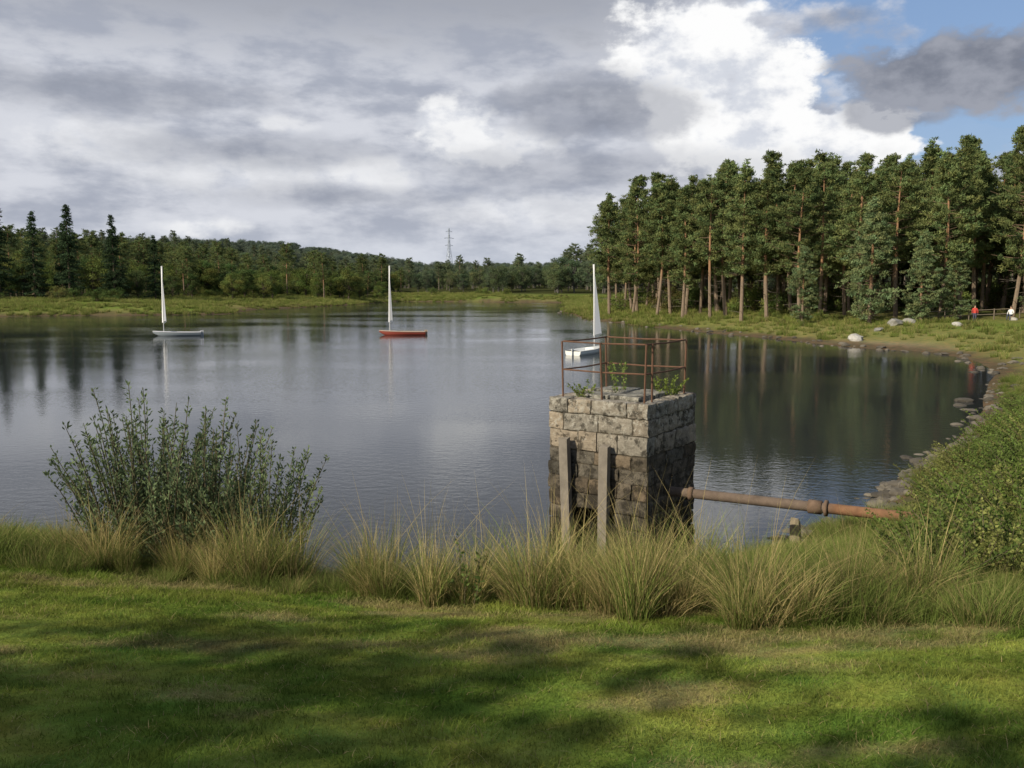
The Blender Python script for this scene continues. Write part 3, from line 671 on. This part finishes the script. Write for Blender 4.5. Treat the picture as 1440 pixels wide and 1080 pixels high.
def blob(u0,v0,ru,rv,soft=.25,k=1.,wob=1.):
    d=g.n('ShaderNodeVectorMath',{0:uv,1:(u0,v0,0)},operation='SUBTRACT').outputs[0]
    d=g.n('ShaderNodeVectorMath',{0:d,1:(1/ru,1/rv,0)},operation='MULTIPLY').outputs[0]
    l=g.n('ShaderNodeVectorMath',{0:d},operation='LENGTH').outputs[1]
    l=g.m('ADD',l,nAo)
    return g.ss(l,1-soft,1+soft,k,0.)
def mx(*a):
    r_=a[0]
    for b_ in a[1:]: r_=g.m('MAXIMUM',r_,b_)
    return r_
base=g.mix(g.ss(nl,.36,.62),(3.9,4.2,5.0),(6.7,6.9,7.5))
base=g.mix(g.ss(v,.0,.08,.5,0.),base,(6.2,6.7,7.6))
topd=g.m('MULTIPLY',g.ss(g.m('ADD',v,g.m('MULTIPLY',nl,.16)),.29,.39),g.m('MULTIPLY',g.ss(u,.06,.26,1,0),g.ss(v,.4,.6,1,.0)))
base=g.mix(g.m('MULTIPLY',topd,.85),base,(3.2,3.4,3.95))
hole=mx(blob(.53,.26,.25,.13,.35,1.),blob(.39,.31,.15,.055,.3,1.),blob(.46,.15,.15,.035,.3,.95))
skyc=g.mix(.55,sky.outputs[0],(2.5,3.9,6.8))
c=g.mix(hole,base,skyc)
white=mx(blob(.20,.235,.085,.06,.22),blob(.265,.20,.055,.06,.14),blob(.335,.145,.085,.036,.14),blob(.24,.150,.07,.035,.25),blob(-.065,.168,.05,.028,.3,.8),blob(-.035,.15,.07,.022,.3,.6),blob(-.15,.12,.05,.016,.4,.6),blob(-.25,.168,.03,.008,.5,.5),blob(-.33,.058,.035,.010,.5,.6),blob(-.42,.14,.07,.02,.5,.4),blob(-.28,.115,.10,.018,.6,.45),blob(.05,.08,.12,.016,.6,.4))
wc=g.mix(g.ss(nA,.46,.64),(9.9,9.9,9.9),(6.6,6.9,7.6))
c=g.mix(white,c,wc)
dark=mx(blob(.455,.205,.105,.034,.25),blob(.40,.175,.055,.020,.3,.8),blob(.09,.19,.10,.032,.4,.65),blob(.34,.265,.04,.010,.5,.4),blob(-.27,.14,.13,.016,.6,.45),blob(.1,.125,.2,.020,.6,.4),blob(-.2,.095,.12,.012,.6,.35),blob(-.42,.19,.14,.02,.5,.45))
c=g.mix(dark,c,g.mix(g.ss(nA,.38,.62),(3.4,3.6,4.2),(2.0,2.2,2.75)))
# added clear sky behind and above the camera, unseen, to cut ambient fill
clear=g.m('MAXIMUM',g.ss(g.m('ABSOLUTE',u),1.0,1.7),g.ss(v,.75,1.1))
c=g.mix(g.m('MULTIPLY',clear,.85),c,sky.outputs[0])
bg=g.n('ShaderNodeBackground',{'Color':c,'Strength':.1})
g.n('ShaderNodeOutputWorld',{0:bg.outputs[0]})
L=bpy.data.lights.new('sun','SUN');L.energy=5.0;L.angle=math.radians(.5);L.color=(1,.90,.70);o=bpy.data.objects.new('sun',L);COL.objects.link(o);o.location=(-40,-30,40)
o.rotation_euler=SUN.to_track_quat('Z','Y').to_euler()
# ------------------------------------------------------------------ camera
cd=bpy.data.cameras.new('camera');cd.lens=31.25;cd.sensor_width=36;cd.clip_end=6000;cd.clip_start=.05
cam=bpy.data.objects.new('camera',cd);COL.objects.link(cam);cam.location=(0,0,5);cam.rotation_euler=(math.radians(90-6.39),0,0);sc.camera=cam
